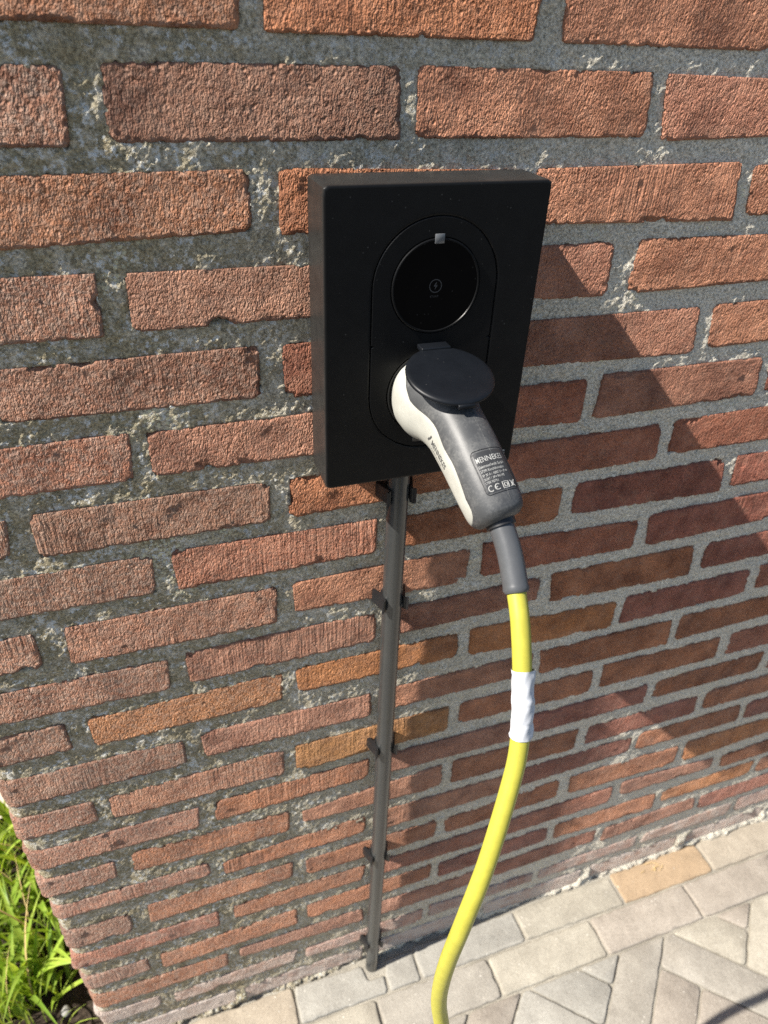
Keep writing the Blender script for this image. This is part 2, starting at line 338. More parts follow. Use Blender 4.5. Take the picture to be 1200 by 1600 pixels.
# ------------------------------------------------------------------ brick wall
# measured ends of the bricks at each upright joint (0.1 mm off the regular bond): right brick's end top/bottom, next one's start top/bottom; then heights
JT={0:[(2,[-41,-69,112,93],[225,-227,225,-233]),(4,[-91,-125,77,119],[225,-232,225,-234])],
1:[(1,[-82,-116,149,125],[204,-250,235,-233]),(3,[-45,-30,86,92],[246,-225,252,-217]),(5,[-116,-79,15,90],[242,-221,236,-251])],
2:[(2,[-70,-63,152,135],[244,-180,249,-217]),(6,[-96,-7,60,129],[227,-276,198,-241])],
3:[(1,[-115,-129,89,78],[227,-247,215,-230]),(5,[-144,-122,126,82],[241,-251,251,-248])],
4:[(2,[-81,-83,110,127],[221,-243,208,-281]),(6,[-71,-9,92,157],[206,-290,213,-253])],
5:[(1,[-80,-119,44,46],[217,-232,199,-227]),(5,[-125,-113,57,30],[214,-276,235,-258]),(7,[-136,-59,-17,65],[222,-237,232,-229])],
6:[(0,[-61,-118,105,111],[194,-188,214,-239]),(2,[-64,-76,92,111],[204,-243,198,-242]),(6,[-145,-94,44,46],[202,-245,224,-216])],
7:[(1,[-88,-106,73,102],[243,-214,245,-225]),(5,[-159,-151,11,28],[238,-213,242,-185]),(7,[-159,-54,19,84],[239,-243,247,-192])],
8:[(0,[-140,-146,127,102],[210,-224,209,-257]),(2,[-55,-79,106,125],[221,-264,233,-172]),(4,[-93,-109,61,89],[252,-236,281,-197]),(6,[-75,-59,67,143],[194,-228,241,-241])],
9:[(1,[-124,-148,48,62],[173,-256,213,-236]),(5,[-190,-190,-49,14],[247,-142,260,-209]),(7,[-155,-72,64,84],[233,-281,217,-218])],
10:[(0,[-135,-123,80,95],[217,-196,198,-240]),(2,[-52,-73,95,120],[252,-223,257,-135]),(4,[-79,-88,55,74],[254,-161,270,-199]),(6,[-42,-23,77,103],[179,-290,215,-262]),(8,[-73,-22,94,160],[209,-252,240,-188])],
11:[(1,[-119,-120,71,93],[168,-265,208,-208]),(7,[-81,-20,72,96],[205,-290,237,-245])],
12:[(0,[-109,-104,55,60],[160,-236,146,-277]),(2,[-97,-109,49,49],[191,-279,207,-280]),(4,[-105,-88,61,77],[224,-250,229,-192]),(6,[-89,-67,66,85],[191,-269,245,-224]),(8,[-104,-43,103,140],[206,-247,226,-247])],
13:[(1,[-90,-126,100,85],[152,-247,171,-237]),(7,[-102,-67,67,79],[187,-213,201,-191])],
14:[(0,[-84,-99,126,107],[165,-201,241,-181]),(2,[-83,-84,88,108],[202,-263,105,-159]),(4,[-74,-68,84,85],[274,-239,282,-245]),(6,[-55,-41,127,138],[197,-282,189,-259]),(8,[-38,19,127,145],[176,-279,211,-198])],
15:[(1,[-92,-97,86,86],[193,-109,95,-197]),(7,[-15,18,102,129],[222,-166,241,-161]),(9,[-69,27,91,150],[246,-202,255,-196])],
16:[(0,[-102,-122,140,117],[189,-256,259,-197]),(2,[-78,-92,110,119],[224,-148,206,-197]),(4,[-54,-61,76,124],[178,-252,149,-257]),(6,[-124,-92,59,111],[290,-212,274,-198]),(8,[-15,1,161,190],[188,-275,256,-290])],
17:[(1,[-86,-103,116,124],[196,-186,197,-162]),(7,[-44,-49,97,165],[220,-222,290,-131]),(9,[-125,-106,87,152],[132,-156,100,-264])],
18:[(0,[-62,-66,117,109],[166,-176,157,-244]),(2,[-66,-60,86,106],[210,-231,231,-197]),(4,[-38,-53,99,102],[221,-162,203,-231]),(6,[-101,-71,40,77],[243,-183,231,-219]),(8,[-80,-45,61,125],[182,-290,176,-167])],
19:[(1,[-69,-84,108,110],[209,-187,209,-25]),(7,[-81,-58,109,84],[229,-155,175,-228]),(9,[-134,-52,35,92],[232,-138,175,-248])],
20:[(0,[-48,-85,144,131],[243,-96,157,-180]),(2,[-88,-165,39,32],[194,-157,127,-139]),(4,[-97,-91,33,25],[159,-269,187,-185]),(6,[-145,-149,0,2],[92,-193,97,-213]),(8,[-110,-105,84,22],[121,-211,110,-188])],
21:[(1,[-46,-47,92,59],[210,-210,210,-210])]}
PITCH, COURSE, CORNER, XEND = 0.222, 0.064907, -0.1, 1.95
BR = {'red': (0.328, 0.131, 0.082), 'wine': (0.285, 0.108, 0.075), 'brown': (0.29, 0.145, 0.098), 'tan': (0.366, 0.17, 0.103), 'orange': (0.408, 0.168, 0.065), 'amber': (0.446, 0.214, 0.079), 'rust': (0.356, 0.145, 0.073), 'pink': (0.346, 0.162, 0.107)}
OV = {(10, 0): 'orange', (10, 2): 'orange', (10, 4): 'orange', (10, 6): 'wine', (12, 2): 'amber', (11, 5): 'rust', (11, 7): 'rust', (11, 3): 'tan',
      (10, -2): 'brown', (9, 1): 'pink', (8, 0): 'pink', (8, 2): 'tan', (8, 4): 'red', (11, 1): 'pink', (12, 0): 'tan', (12, 4): 'rust', (13, 1): 'rust',
      (13, 3): 'pink', (14, 0): 'rust', (14, 2): 'tan', (15, 1): 'rust', (15, 3): 'tan', (14, 4): 'rust', (16, 0): 'rust', (16, 2): 'rust', (16, 4): 'rust',
      (17, 1): 'rust', (18, 0): 'rust', (18, 2): 'rust', (19, 1): 'pink', (1, 5): 'pink', (1, 3): 'tan', (1, 1): 'brown', (0, 2): 'rust', (0, 4): 'tan',
      (0, 0): 'rust', (2, 4): 'tan', (2, 6): 'tan', (3, 5): 'tan', (4, 6): 'tan', (5, 5): 'pink', (2, 2): 'rust', (2, 0): 'rust', (4, 4): 'pink', (13, 5): 'wine',
      (14, 6): 'wine', (16, 8): 'orange', (16, 6): 'rust', (17, 7): 'pink', (18, 6): 'rust', (18, 8): 'orange', (19, 7): 'pink', (15, 7): 'rust', (14, 8): 'rust'}
def project(x, y, z):
    d = Vector((x, y, z)) - CP; zc = -d.dot(CZ)
    return 0.5 + 1119.05 * d.dot(CX) / zc / 1200, 0.5 - 1119.05 * d.dot(CY) / zc / 1600, zc
wall = tag(empty('brick_wall', (CORNER, 0.05, 0)), 'old red brick wall with wide lichen-stained grey mortar joints behind the charger', 'wall')
def joint(c, k2, r):
    """right end of the brick before joint k2 and start of the one after, each (x_top, x_bot, z_top, z_bot)"""
    X = k2 * PITCH / 2; zc = GZ - c * COURSE
    for kk, dx, dz in JT.get(c, []):
        if kk == k2:
            s = 1e-4
            return ((X + dx[0] * s, X + dx[1] * s, zc + dz[0] * s, zc + dz[1] * s), (X + dx[2] * s, X + dx[3] * s, zc + dz[2] * s, zc + dz[3] * s))
    j = r.normal(0, 0.0016, 8); b = 0.5 * (k2 >= 9) * 0
    return ((X - .0085 + j[0], X - .0082 + j[1], zc + .0216 + j[2], zc - .0218 + j[3]), (X + .0082 + j[4], X + .0088 + j[5], zc + .0216 + j[6], zc - .0218 + j[7]))
def brick_mesh(tl, tr, bl, br, res, r, corner, smear):
    L = (tr[0] + br[0] - tl[0] - bl[0]) / 2; H = (tl[1] + tr[1] - bl[1] - br[1]) / 2
    nu = max(4, int(L / res) + 1); nv = max(3, int(H / res) + 1)
    u, v = np.meshgrid(np.linspace(0, 1, nu), np.linspace(0, 1, nv))
    X = (bl[0] * (1 - u) + br[0] * u) * (1 - v) + (tl[0] * (1 - u) + tr[0] * u) * v
    Z = (bl[1] * (1 - u) + br[1] * u) * (1 - v) + (tl[1] * (1 - u) + tr[1] * u) * v
    off = r.uniform(0, NT, 12)
    dl, dr, db, dt = u * L, (1 - u) * L, v * H, (1 - v) * H
    if corner: dl = dl + 0.02
    px = np.minimum(dl, dr); pz = np.minimum(db, dt); rc = r.uniform(.004, .010)
    e = np.where((px < rc) & (pz < rc), rc - np.hypot(rc - px, rc - pz), np.minimum(px, pz))
    e = e + 0.0008 * samp(T_EDGE, X, Z, off[0:2]) + 0.00025 * samp(T_MID, X, Z, off[2:4]) + .0016 - 0.0022 * np.maximum(0, samp(T_LOW, X, Z, off[8:10]) - 1.1)
    R = r.uniform(.0026, .0042)
    a = np.clip(R - e, 0, R); drop = R - np.sqrt(np.maximum(0, R * R - a * a)); drop = drop + np.maximum(0, -e) * 2.0
    if corner:
        Rc = r.uniform(.011, .019); a2 = np.clip(Rc - u * L, 0, Rc); drop = drop + (Rc - np.sqrt(np.maximum(1e-9, Rc * Rc - a2 * a2)))
        drop = drop + 0.0015 * np.maximum(0, samp(T_LOW, X, Z, off[4:6])) * np.exp(-u * L / .012)
    kind = r.uniform()
    for _ in range(r.integers(0, 3)):                                   # knocked-off arrises and corners
        uu = r.uniform(0, 1) if r.uniform() < .55 else round(r.uniform()); vv_ = round(r.uniform())
        qx, qz = u * L - uu * L, v * H - vv_ * H; ra_, rb_ = r.uniform(.006, .020), r.uniform(.004, .009)
        dd = np.hypot(qx / ra_, qz / rb_) + .18 * samp(T_EDGE, X, Z, off[6:8])
        drop = drop + r.uniform(.0012, .0030) * sstep(1.0, .55, dd)
    wv = sstep(0.45, 0.85, kind + 0.22 * samp(T_BIG, X, Z, off[6:8]))
    f = -np.abs(samp(T_FINE, X, Z, off[0:2]) * (1 - wv) + samp(T_VERT, X, Z, off[2:4]) * wv)
    amp = np.clip(0.75 + 0.4 * samp(T_BIG, X, Z, off[4:6]), .25, 1.4) * (1 - 0.6 * smear)
    rel = 0.00042 * RELIEF * amp * (f + .8) + 0.000018 * samp(T_MID, X, Z, off[6:8]) + 0.00014 * samp(T_LOW, X, Z, off[8:10])
    g = samp(T_VERT, X * .5, Z * .25, off[10:12])                       # drag marks of the mould on some bricks
    if kind > .86: rel -= 0.00018 * np.maximum(0, g - 1.5)
    pit = samp(T_MID, X, Z, off[4:6]); rel -= 0.0009 * np.maximum(0, pit - 3.3)
    rel = rel * sstep(-0.001, 0.003, e)
    ty = float(np.clip(r.normal(0, .0005), -.001, .001)); sl = r.normal(0, .0018); sh = r.normal(0, .006)
    Y = ty * (0 if corner else 1) + sl * (u - .5) * L + sh * (v - .5) * H + drop - rel
    cx = X.mean(); cz = Z.mean()
    V = np.stack([X - cx, Y, Z - cz], -1).reshape(-1, 3); F = grid_faces(nu, nv)
    idx = np.arange(nu * nv).reshape(nv, nu)
    ring = np.concatenate([idx[0, :-1], idx[:-1, -1], idx[-1, :0:-1], idx[:0:-1, 0]])
    back = V[ring].copy(); back[:, 1] = 0.095 if corner else 0.045
    n0 = len(V); k = np.arange(len(ring)); k1 = (k + 1) % len(ring)
    S = np.stack([ring[k1], ring[k], n0 + k, n0 + k1], -1)
    return quads_mesh('brick', np.concatenate([V, back]), np.concatenate([F, S])), (cx, 0, cz)
RELIEF = 0.03
n_brick = 0; RECTS = []
for c in range(-4, 22):
    odd = c % 2 != 0
    ks = [k for k in range(-1 if odd else 0, 20) if (k % 2 != 0) == odd]
    if odd: ks = [k for k in ks if k >= 1]
    r = np.random.default_rng(1000 + c)
    js = {k: joint(c, k, r) for k in ks}
    zc = GZ - c * COURSE
    starts = [None] + ks
    for i, k in enumerate(starts):
        rr = np.random.default_rng(5000 + c * 50 + i)
        if k is None:
            jr = js[ks[0]][0]
            st = (CORNER + rr.normal(0, .0015), CORNER + rr.normal(0, .0015), jr[2] + rr.normal(0, .001), jr[3] + rr.normal(0, .001)); key = (c, ks[0] - 2)
        else:
            st = js[k][1]; key = (c, k)
        if i + 1 < len(starts): en = js[starts[i + 1]][0]
        else: continue
        if st[0] > XEND: continue
        tl, bl = (st[0], st[2]), (st[1], st[3]); tr, br = (en[0], en[2]), (en[1], en[3])
        xm, zm = (st[0] + en[0]) / 2, (st[2] + en[3]) / 2
        inside = False; zc_min = 9
        for xx in (st[0], xm, en[0]):
            for zz in (st[2], st[3]):
                pu, pv, pz = project(xx, 0, zz); zc_min = min(zc_min, pz)
                if -0.03 < pu < 1.03 and -0.03 < pv < 1.03: inside = True
        res = max(.0011, .0021 * zc_min) if inside else .012
        smear = float(np.clip((c - 19.2) / 1.2, 0, 1))
        me, loc = brick_mesh(tl, tr, bl, br, res, rr, k is None, smear)
        o = obj('brick', me, M_BRICK); o.location = loc; parent_to(o, wall)
        lx = float(np.clip((0.30 - xm) / 0.35, 0, 1))
        if key in OV: colr = BR[OV[key]]
        elif xm > 0.45: colr = BR[('wine', 'wine', 'red', 'red', 'rust')[rr.integers(5)]]
        elif xm < 0.2 and c < 14: colr = BR[('brown', 'brown', 'red', 'pink')[rr.integers(4)]]
        else: colr = BR[('red', 'rust', 'pink', 'brown')[rr.integers(4)]]
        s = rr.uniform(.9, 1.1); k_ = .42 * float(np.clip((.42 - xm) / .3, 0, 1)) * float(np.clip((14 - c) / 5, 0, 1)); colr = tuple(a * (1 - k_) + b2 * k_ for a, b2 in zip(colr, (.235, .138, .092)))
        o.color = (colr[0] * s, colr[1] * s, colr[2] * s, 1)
        o['lichen'] = 0.10 + 0.55 * lx; o['cement'] = smear * (0.75 + 0.25 * rr.uniform()) + 0.13 * float(np.clip((c - 8) / 10, 0, 1)) * (1 - smear)
        n_brick += 1; RECTS.append((max(tl[0], bl[0]), min(tr[0], br[0]), max(bl[1], br[1]), min(tl[1], tr[1])))
# mortar: one sheet just behind the brick faces
def axis(a, b, f):
    out = [a]
    while out[-1] < b: out.append(out[-1] + f(out[-1]))
    return np.array(out)
xs = axis(CORNER - .0, XEND, lambda x: 0.0019 + 0.0042 * max(0, x - .35) ** 1.2)
zs = axis(-0.03, GZ + 4.6 * COURSE, lambda z: 0.0019 + 0.0022 * max(0, 1.05 - z) if z < GZ + .03 else .01)
X, Z = np.meshgrid(xs, zs); OFF = (37.0, 91.0)
left = sstep(.5, .1, X)
Y = 0.0019 - 0.0001 * left - 0.0004 * samp(T_LOW, X, Z, OFF) - 0.0003 * samp(T_EDGE, X, Z, OFF) - (0.00018 + .00016 * left) * samp(T_FINE, X, Z, OFF) - .00022 * samp(T_MID, X, Z, OFF) - .0003 * samp(T_BIG, X, Z, OFF)
lump = np.maximum(0, samp(T_MID, X, Z, (400, 20)) - 1.2) * np.maximum(0, samp(T_BIG, X, Z, (90, 300)) + .2) * .0012
Y = np.maximum(Y - lump, .0006)
foot = sstep(.062, .014, Z + .006 * samp(T_LOW, X, Z, (5, 5)))
Y = Y - foot * (0.0022 + .0045 * sstep(.68, .95, X) + .0011 * samp(T_EDGE, X, Z, (300, 3)) + .0022 * samp(T_LOW, X, Z, (30, 77)))
Y = Y + 0.02 * np.exp(-(X - CORNER) / .006)
ed = .0016 + .0007 * samp(T_EDGE, X, Z, (200, 10)); under = np.zeros(X.shape, bool)       # keep the sheet well behind the bricks' faces
for x0, x1, z0, z1 in RECTS:
    i0, i1 = np.searchsorted(xs, (x0, x1)); j0, j1 = np.searchsorted(zs, (z0, z1)); S = (slice(j0, j1), slice(i0, i1))
    under[S] |= (X[S] > x0 + ed[S]) & (X[S] < x1 - ed[S]) & (Z[S] > z0 + ed[S]) & (Z[S] < z1 - ed[S])
Y = np.where(under, np.maximum(Y, .007), Y)
me = quads_mesh('mortar', np.stack([X, Y, Z], -1).reshape(-1, 3), grid_faces(len(xs), len(zs)))
parent_to(obj('mortar', me, M_MORTAR), wall)
bm = bmesh.new(); box_bm(bm, CORNER + .012, XEND + .05, .03, .21, -.05, GZ + 4.55 * COURSE)
parent_to(from_bm('wall_core', bm, M_MORTAR, None, False), wall)
# the return of the corner, round the edge and out of the picture
bm = bmesh.new()
for c in range(-4, 22):
    y = .118 if c % 2 else .012 + .20
    while y < 1.0:
        zc = GZ - c * COURSE
        box_bm(bm, CORNER + .001 * random.uniform(-1, 1), CORNER + .1, y, y + .205, zc - .0218, zc + .0218, .002, 1); y += PITCH
o = parent_to(from_bm('return_brick', bm, M_BRICK, None, False), wall); o['kind'] = 'stuff'; o.color = (*BR['red'], 1); o['lichen'] = .2; o['cement'] = 0.0
bm = bmesh.new(); box_bm(bm, CORNER + .008, CORNER + .2, .2, 1.0, -.05, GZ + 4.55 * COURSE)
parent_to(from_bm('return_mortar', bm, M_MORTAR, None, False), wall)

# ------------------------------------------------------------------ pavement
pave = bumpy('pavement', -0.75, 2.3, -1.35, 0.03, -0.0042, 0.012, 0.0008, M_SAND)
PC = {'grey': (0.304, 0.295, 0.266), 'cream': (0.327, 0.306, 0.257), 'beige': (0.331, 0.289, 0.23), 'orange': (0.355, 0.265, 0.175), 'dim': (0.297, 0.279, 0.245), 'rose': (0.308, 0.277, 0.239), 'tan': (0.327, 0.291, 0.237)}
def clip(poly, a, b, c):        # keep a*x+b*y<=c
    out = []
    for i in range(len(poly)):
        p, q = poly[i - 1], poly[i]; dp = a * p[0] + b * p[1] - c; dq = a * q[0] + b * q[1] - c
        if (dp > 0) != (dq > 0):
            t = dp / (dp - dq); out.append((p[0] + t * (q[0] - p[0]), p[1] + t * (q[1] - p[1])))
        if dq <= 0: out.append(q)
    return out
def area(poly): return 0.5 * sum(poly[i - 1][0] * poly[i][1] - poly[i][0] * poly[i - 1][1] for i in range(len(poly)))
def inset(poly, d):
    n = len(poly); out = []
    for i in range(n):
        p0, p1, p2 = (np.array(poly[(i + k) % n]) for k in (-1, 0, 1))
        e1 = (p1 - p0) / (np.linalg.norm(p1 - p0) + 1e-12); e2 = (p2 - p1) / (np.linalg.norm(p2 - p1) + 1e-12)
        n1 = np.array((-e1[1], e1[0])); n2 = np.array((-e2[1], e2[0])); k = 1 + n1 @ n2
        out.append(p1 + (n1 + n2) * d / max(k, .35))
    return out
def round_poly(poly, rad):
    n = len(poly); out = []
    for i in range(n):
        p0, p1, p2 = (np.array(poly[(i + k) % n]) for k in (-1, 0, 1))
        a = p0 - p1; b = p2 - p1; la, lb = np.linalg.norm(a), np.linalg.norm(b); d = min(rad, la * .35, lb * .35)
        A = p1 + a / la * d; B = p1 + b / lb * d
        for t in (0, .33, .67, 1): out.append((1 - t) ** 2 * A + 2 * t * (1 - t) * p1 + t * t * B)
    return out
def paver(poly, colr, gap=.0022, dz=None, worn=1.0):
    if len(poly) < 3: return
    if area(poly) < 0: poly = poly[::-1]
    if abs(area(poly)) < 2.5e-4: return
    r = RNG
    P = round_poly(inset(poly, gap), .006 if worn == 1 else .0085)
    pts = []
    for i in range(len(P)):                             # chipped, uneven arrises
        a, b = P[i - 1], P[i]; n = max(1, int(np.linalg.norm(b - a) / .011))
        for t in range(n): pts.append(a + (b - a) * (t + 1) / n)
    cx, cy = np.mean(pts, 0); off = r.uniform(0, NT, 2)
    J = np.array([samp(T_EDGE, np.array([p[0] * 1.0]), np.array([p[1] * 1.0]), off)[0] for p in pts])
    J = np.clip(J, -1.5, 1.5)
    ins = inset([tuple(p) for p in pts], 1.0); nrm = np.array(ins) - np.array(pts); nl = np.linalg.norm(nrm, axis=1); nrm = nrm / np.maximum(nl, 1e-9)[:, None]
    base = np.array(pts) + nrm * (0.0006 * J * worn)[:, None]
    tz = r.normal(0, .0008) if dz is None else dz; tx, ty = r.normal(0, .006, 2)
    rings = []
    ds = 1 if worn == 1 else .5
    for d, h in ((0, -.04), (0, -.0042), (.0007, -.0016), (.0018, -.0004), (.0034, 0.0)):
        q = base + nrm * d * ds * (1 + .35 * J * worn)[:, None]
        rings.append([(p[0] - cx, p[1] - cy, h + tz + tx * (p[0] - cx) + ty * (p[1] - cy) + (0.00025 * J[i] if -.03 < h < -.0001 else 0)) for i, p in enumerate(q)])
    bm = bmesh.new(); L = [[bm.verts.new(p) for p in lp] for lp in rings]; n = len(L[0])
    for A, B in zip(L[:-1], L[1:]):
        for j in range(n): bm.faces.new((A[j], A[(j + 1) % n], B[(j + 1) % n], B[j]))
    bm.faces.new(L[-1])
    o = from_bm('paver', bm, M_PAVER, pave, True, (cx, cy, 0)); s = r.uniform(.94, 1.06)
    o.color = (colr[0] * s, colr[1] * s, colr[2] * s, 1)
def rect(x0, x1, y0, y1): return [(x0, y0), (x1, y0), (x1, y1), (x0, y1)]
Y1, Y2 = -.0655, -.1345
# first row against the wall (the conduit drops into a notch cut between two of them)
paver(rect(-.012, .1985, Y1, -.004), PC['beige'], .0014)
a_, b_ = .1985, .3545
paver([(.1985, Y1), (.3545, Y1), (.3555, -.035), (.327, -.034), (.3215, -.008), (.1995, -.004)], PC['grey'], .0016)
paver([(.3545, Y1), (.4155, Y1), (.4165, -.010), (.3615, -.0105), (.3560, -.034)], PC['grey'], .0022)
for x0, x1, cn in ((.4155, .621, 'grey'), (.621, .834, 'cream'), (.834, 1.044, 'orange'), (1.044, 1.256, 'tan'), (1.256, 1.468, 'beige'), (1.468, 1.68, 'grey'), (1.68, 1.89, 'rose'), (1.89, 2.1, 'cream'), (-.224, -.012, 'rose'), (-.436, -.224, 'grey')):
    paver(rect(x0, x1, Y1, -.007 if x0 < .8 else -.002), PC[cn], .0020)
for x0, x1, cn in ((-.30, -.09, 'rose'), (-.09, .118, 'beige'), (.118, .3285, 'cream'), (.3285, .5385, 'dim'), (.5385, .7515, 'cream'), (.7515, .963, 'rose'), (.963, 1.174, 'rose'), (1.174, 1.385, 'dim'), (1.385, 1.6, 'grey'), (1.6, 1.81, 'rose'), (1.81, 2.02, 'tan')):
    paver(rect(x0, x1, Y2, Y1), PC[cn], .0019)
# herringbone beyond, laid at 45 degrees and cut to the edging rows
W_ = .0992 / math.sqrt(2); A0 = .7085 / math.sqrt(2); B0 = .4515 / math.sqrt(2); q2 = math.sqrt(.5)
def herr(a0, a1, b0, b1):
    P = []
    for i, j in ((a0, b0), (a1, b0), (a1, b1), (a0, b1)):
        a = A0 + i * W_; b = B0 + j * W_; P.append(((a + b) * q2, (b - a) * q2))
    P = clip(P, 0, 1, Y2); P = clip(P, -1, 0, .42); P = clip(P, 1, 0, 1.75); P = clip(P, 0, -1, .98)
    if len(P) >= 3 and abs(area(P)) > 4e-4: paver(P, PC[('dim', 'dim', 'rose', 'cream', 'rose', 'dim', 'grey')[RNG.integers(7)]], .0017, worn=.7)
for m_ in range(-6, 7):
    for j in range(-26, 26):
        a = 5 - j + 6 * m_
        if -12 < a < 34 : herr(a, a + 3, j, j + 1)
        herr(j, j + 1, -j + 2 + 6 * m_, -j + 5 + 6 * m_) if -12 < j < 34 else None
# ------------------------------------------------------------------ charging station
HX, HZ0, HZ1 = 0.3448, GZ - 0.3524, GZ - 0.1075          # centre, bottom, top of the housing
HW = 0.0891; YF = -0.052                                # half width, front plane
def rrect(hw, z0, z1, r, y, n=9):
    P = []
    for cx, cz, a0 in ((HX + hw - r, z1 - r, 0), (HX - hw + r, z1 - r, 90), (HX - hw + r, z0 + r, 180), (HX + hw - r, z0 + r, 270)):
        for t in np.linspace(0, 90, n): P.append((cx + r * math.cos(math.radians(a0 + t)), y, cz + r * math.sin(math.radians(a0 + t))))
    return P
def pill(hw, z0, z1, y, n=25, r=None):
    r = hw; P = []
    for t in np.linspace(0, 180, n): P.append((HX + r * math.cos(math.radians(t)), y, z1 - r + r * math.sin(math.radians(t))))
    for t in np.linspace(180, 360, n): P.append((HX + r * math.cos(math.radians(t)), y, z0 + r + r * math.sin(math.radians(t))))
    return P
def resample(P, n, c):            # the same n directions for every loop round the centre c
    P = np.array(P); Q = np.concatenate([P, P[:1]]); out = []
    for t in np.linspace(0, 2 * np.pi, n, endpoint=False):
        d = np.array((math.cos(t), math.sin(t))); best = None
        for i in range(len(Q) - 1):
            a = Q[i, [0, 2]] - c; b = Q[i + 1, [0, 2]] - c; e = b - a; den = d[0] * (-e[1]) + e[0] * d[1]
            if abs(den) < 1e-12: continue
            s = (d[0] * a[1] - d[1] * a[0]) / den * -1 if False else None
            M = np.array([[d[0], -e[0]], [d[1], -e[1]]]); k, s = np.linalg.solve(M, a)
            if k > 0 and -1e-6 <= s <= 1 + 1e-6 and (best is None or k > best): best = k
        out.append((c[0] + d[0] * best, Q[0, 1], c[1] + d[1] * best))
    return out
charger = tag(empty('charging_station', (HX, 0, HZ0)), 'matt black wall charger with round dark display, mounted on the brick wall', 'charger')
def part(o, p=charger): return parent_to(o, p) if p.type == 'EMPTY' else o
PZ0, PZ1, PW = GZ - 0.3221, GZ - 0.1298, 0.052
cc = np.array((HX, (HZ0 + HZ1) / 2)); NL = 288
def hl(hw, z0, z1, r, y): return resample(rrect(hw, z0, z1, r, y), NL, cc)
loops = [hl(HW - .006, HZ0 + .006, HZ1 - .006, .003, -.0012), hl(HW - .006, HZ0 + .006, HZ1 - .006, .003, -.006), hl(HW - .0015, HZ0 + .0015, HZ1 - .0015, .0045, -.0065), hl(HW, HZ0, HZ1, .0036, -.0085),
         hl(HW, HZ0, HZ1, .0036, -.020), hl(HW, HZ0, HZ1, .0036, -0.0480), hl(HW, HZ0, HZ1, .0036, -0.0498), hl(HW - .0002, HZ0 + .0002, HZ1 - .0002, .0036, -0.0508), hl(HW - .0007, HZ0 + .0007, HZ1 - .0007, .0033, -0.0516), hl(HW - .0016, HZ0 + .0016, HZ1 - .0016, .0026, YF), hl(HW - .0024, HZ0 + .0024, HZ1 - .0024, .0022, YF), hl(HW - .008, HZ0 + .008, HZ1 - .008, .003, YF)]
pl = lambda d, y: resample(pill(PW + d, PZ0 - d, PZ1 + d, y), NL, cc)
loops += [pl(.0022, YF), pl(.0012, YF), pl(.0005, YF + .0004), pl(.0004, YF + .0025)]
part(loops_mesh('housing', loops, M_BLACK, None, True, True))
# front panel (pill shaped) with its two round openings
DC = np.array((HX, PZ1 - PW)); SCK = np.array((HX, PZ0 + PW)); zm = (PZ0 + PZ1) / 2
yp = YF - .0001
def circ(c, r, y, n): return [(c[0] + r * math.cos(t), y, c[1] + r * math.sin(t)) for t in np.linspace(0, 2 * np.pi, n, endpoint=False)]
def half(c, up, d, y, n):
    out = []; w = PW - d
    for t in np.linspace(0, 2 * np.pi, n, endpoint=False):
        dx, dz = math.cos(t), math.sin(t)
        k = 9.0
        if (dz >= 0) == up or abs(dz) < 1e-9: k = w
        else:
            k = min(w / max(abs(dx), 1e-9), abs(zm - c[1]) / abs(dz))
        cut = (dz >= 0) != up and abs(dz) > 1e-9 and abs(zm - c[1]) / abs(dz) <= w / max(abs(dx), 1e-9)
        out.append((c[0] + dx * k, yp if cut else y, c[1] + dz * k))
    return out
panel_bm = bmesh.new()
for c, up, rr_ in ((DC, True, .0368), (SCK, False, .0368)):
    n = 144
    LL = [half(c, up, .0006, YF + .002, n), half(c, up, .0006, yp + .0005, n), half(c, up, .0011, yp, n), circ(c, rr_ + .0006, yp, n), circ(c, rr_, yp + .0006, n), circ(c, rr_, yp + .006 if up else yp + .02, n)]
    vv = [[panel_bm.verts.new(p) for p in l] for l in LL]
    for A, B in zip(vv[:-1], vv[1:]):
        for j in range(n):
            try: panel_bm.faces.new((A[j], A[(j + 1) % n], B[(j + 1) % n], B[j]))
            except ValueError: pass
bmesh.ops.remove_doubles(panel_bm, verts=panel_bm.verts[:], dist=1e-6)
panel = part(from_bm('front_panel', panel_bm, M_PANEL, None, angle=35))
# display
dl = [circ(DC, .0364, yp + .004, 96), circ(DC, .0364, yp - .0006, 96), circ(DC, .0359, yp - .0011, 96), circ(DC, .0350, yp - .0011, 96), circ(DC, .0346, yp - .0004, 96)]
disp = part(loops_mesh('display', dl, M_PANEL, None, True, False, 25)); disp['label'] = 'round glossy black display with a lightning symbol'
gl = loops_mesh('display_glass', [circ(DC, .0346, yp - .0003, 96), circ(DC, .012, yp - .00035, 96)], M_GLASS, disp, False, True)
def flat_poly(bm, pts, y):
    vs_ = [bm.verts.new((p[0], y, p[1])) for p in pts]; bm.faces.new(vs_)
bm = bmesh.new(); lc = DC + np.array((-.0006, .0008)); r0, r1 = .0052, .0046
A = [bm.verts.new(p) for p in circ(lc, r0, yp - .0006, 48)]; B = [bm.verts.new(p) for p in circ(lc, r1, yp - .0006, 48)]
for j in range(48): bm.faces.new((A[j], A[(j + 1) % 48], B[(j + 1) % 48], B[j]))
bolt = [(.0004, .0030), (-.0016, -.0003), (-.0001, -.0003), (-.0006, -.0030), (.0017, .0005), (.0002, .0005), (.0009, .0030)]
flat_poly(bm, [(lc[0] + p[0], lc[1] + p[1]) for p in bolt], yp - .0006)
from_bm('lightning_symbol', bm, M_GREYPRINT, disp, False)
DG = bpy.context.evaluated_depsgraph_get()
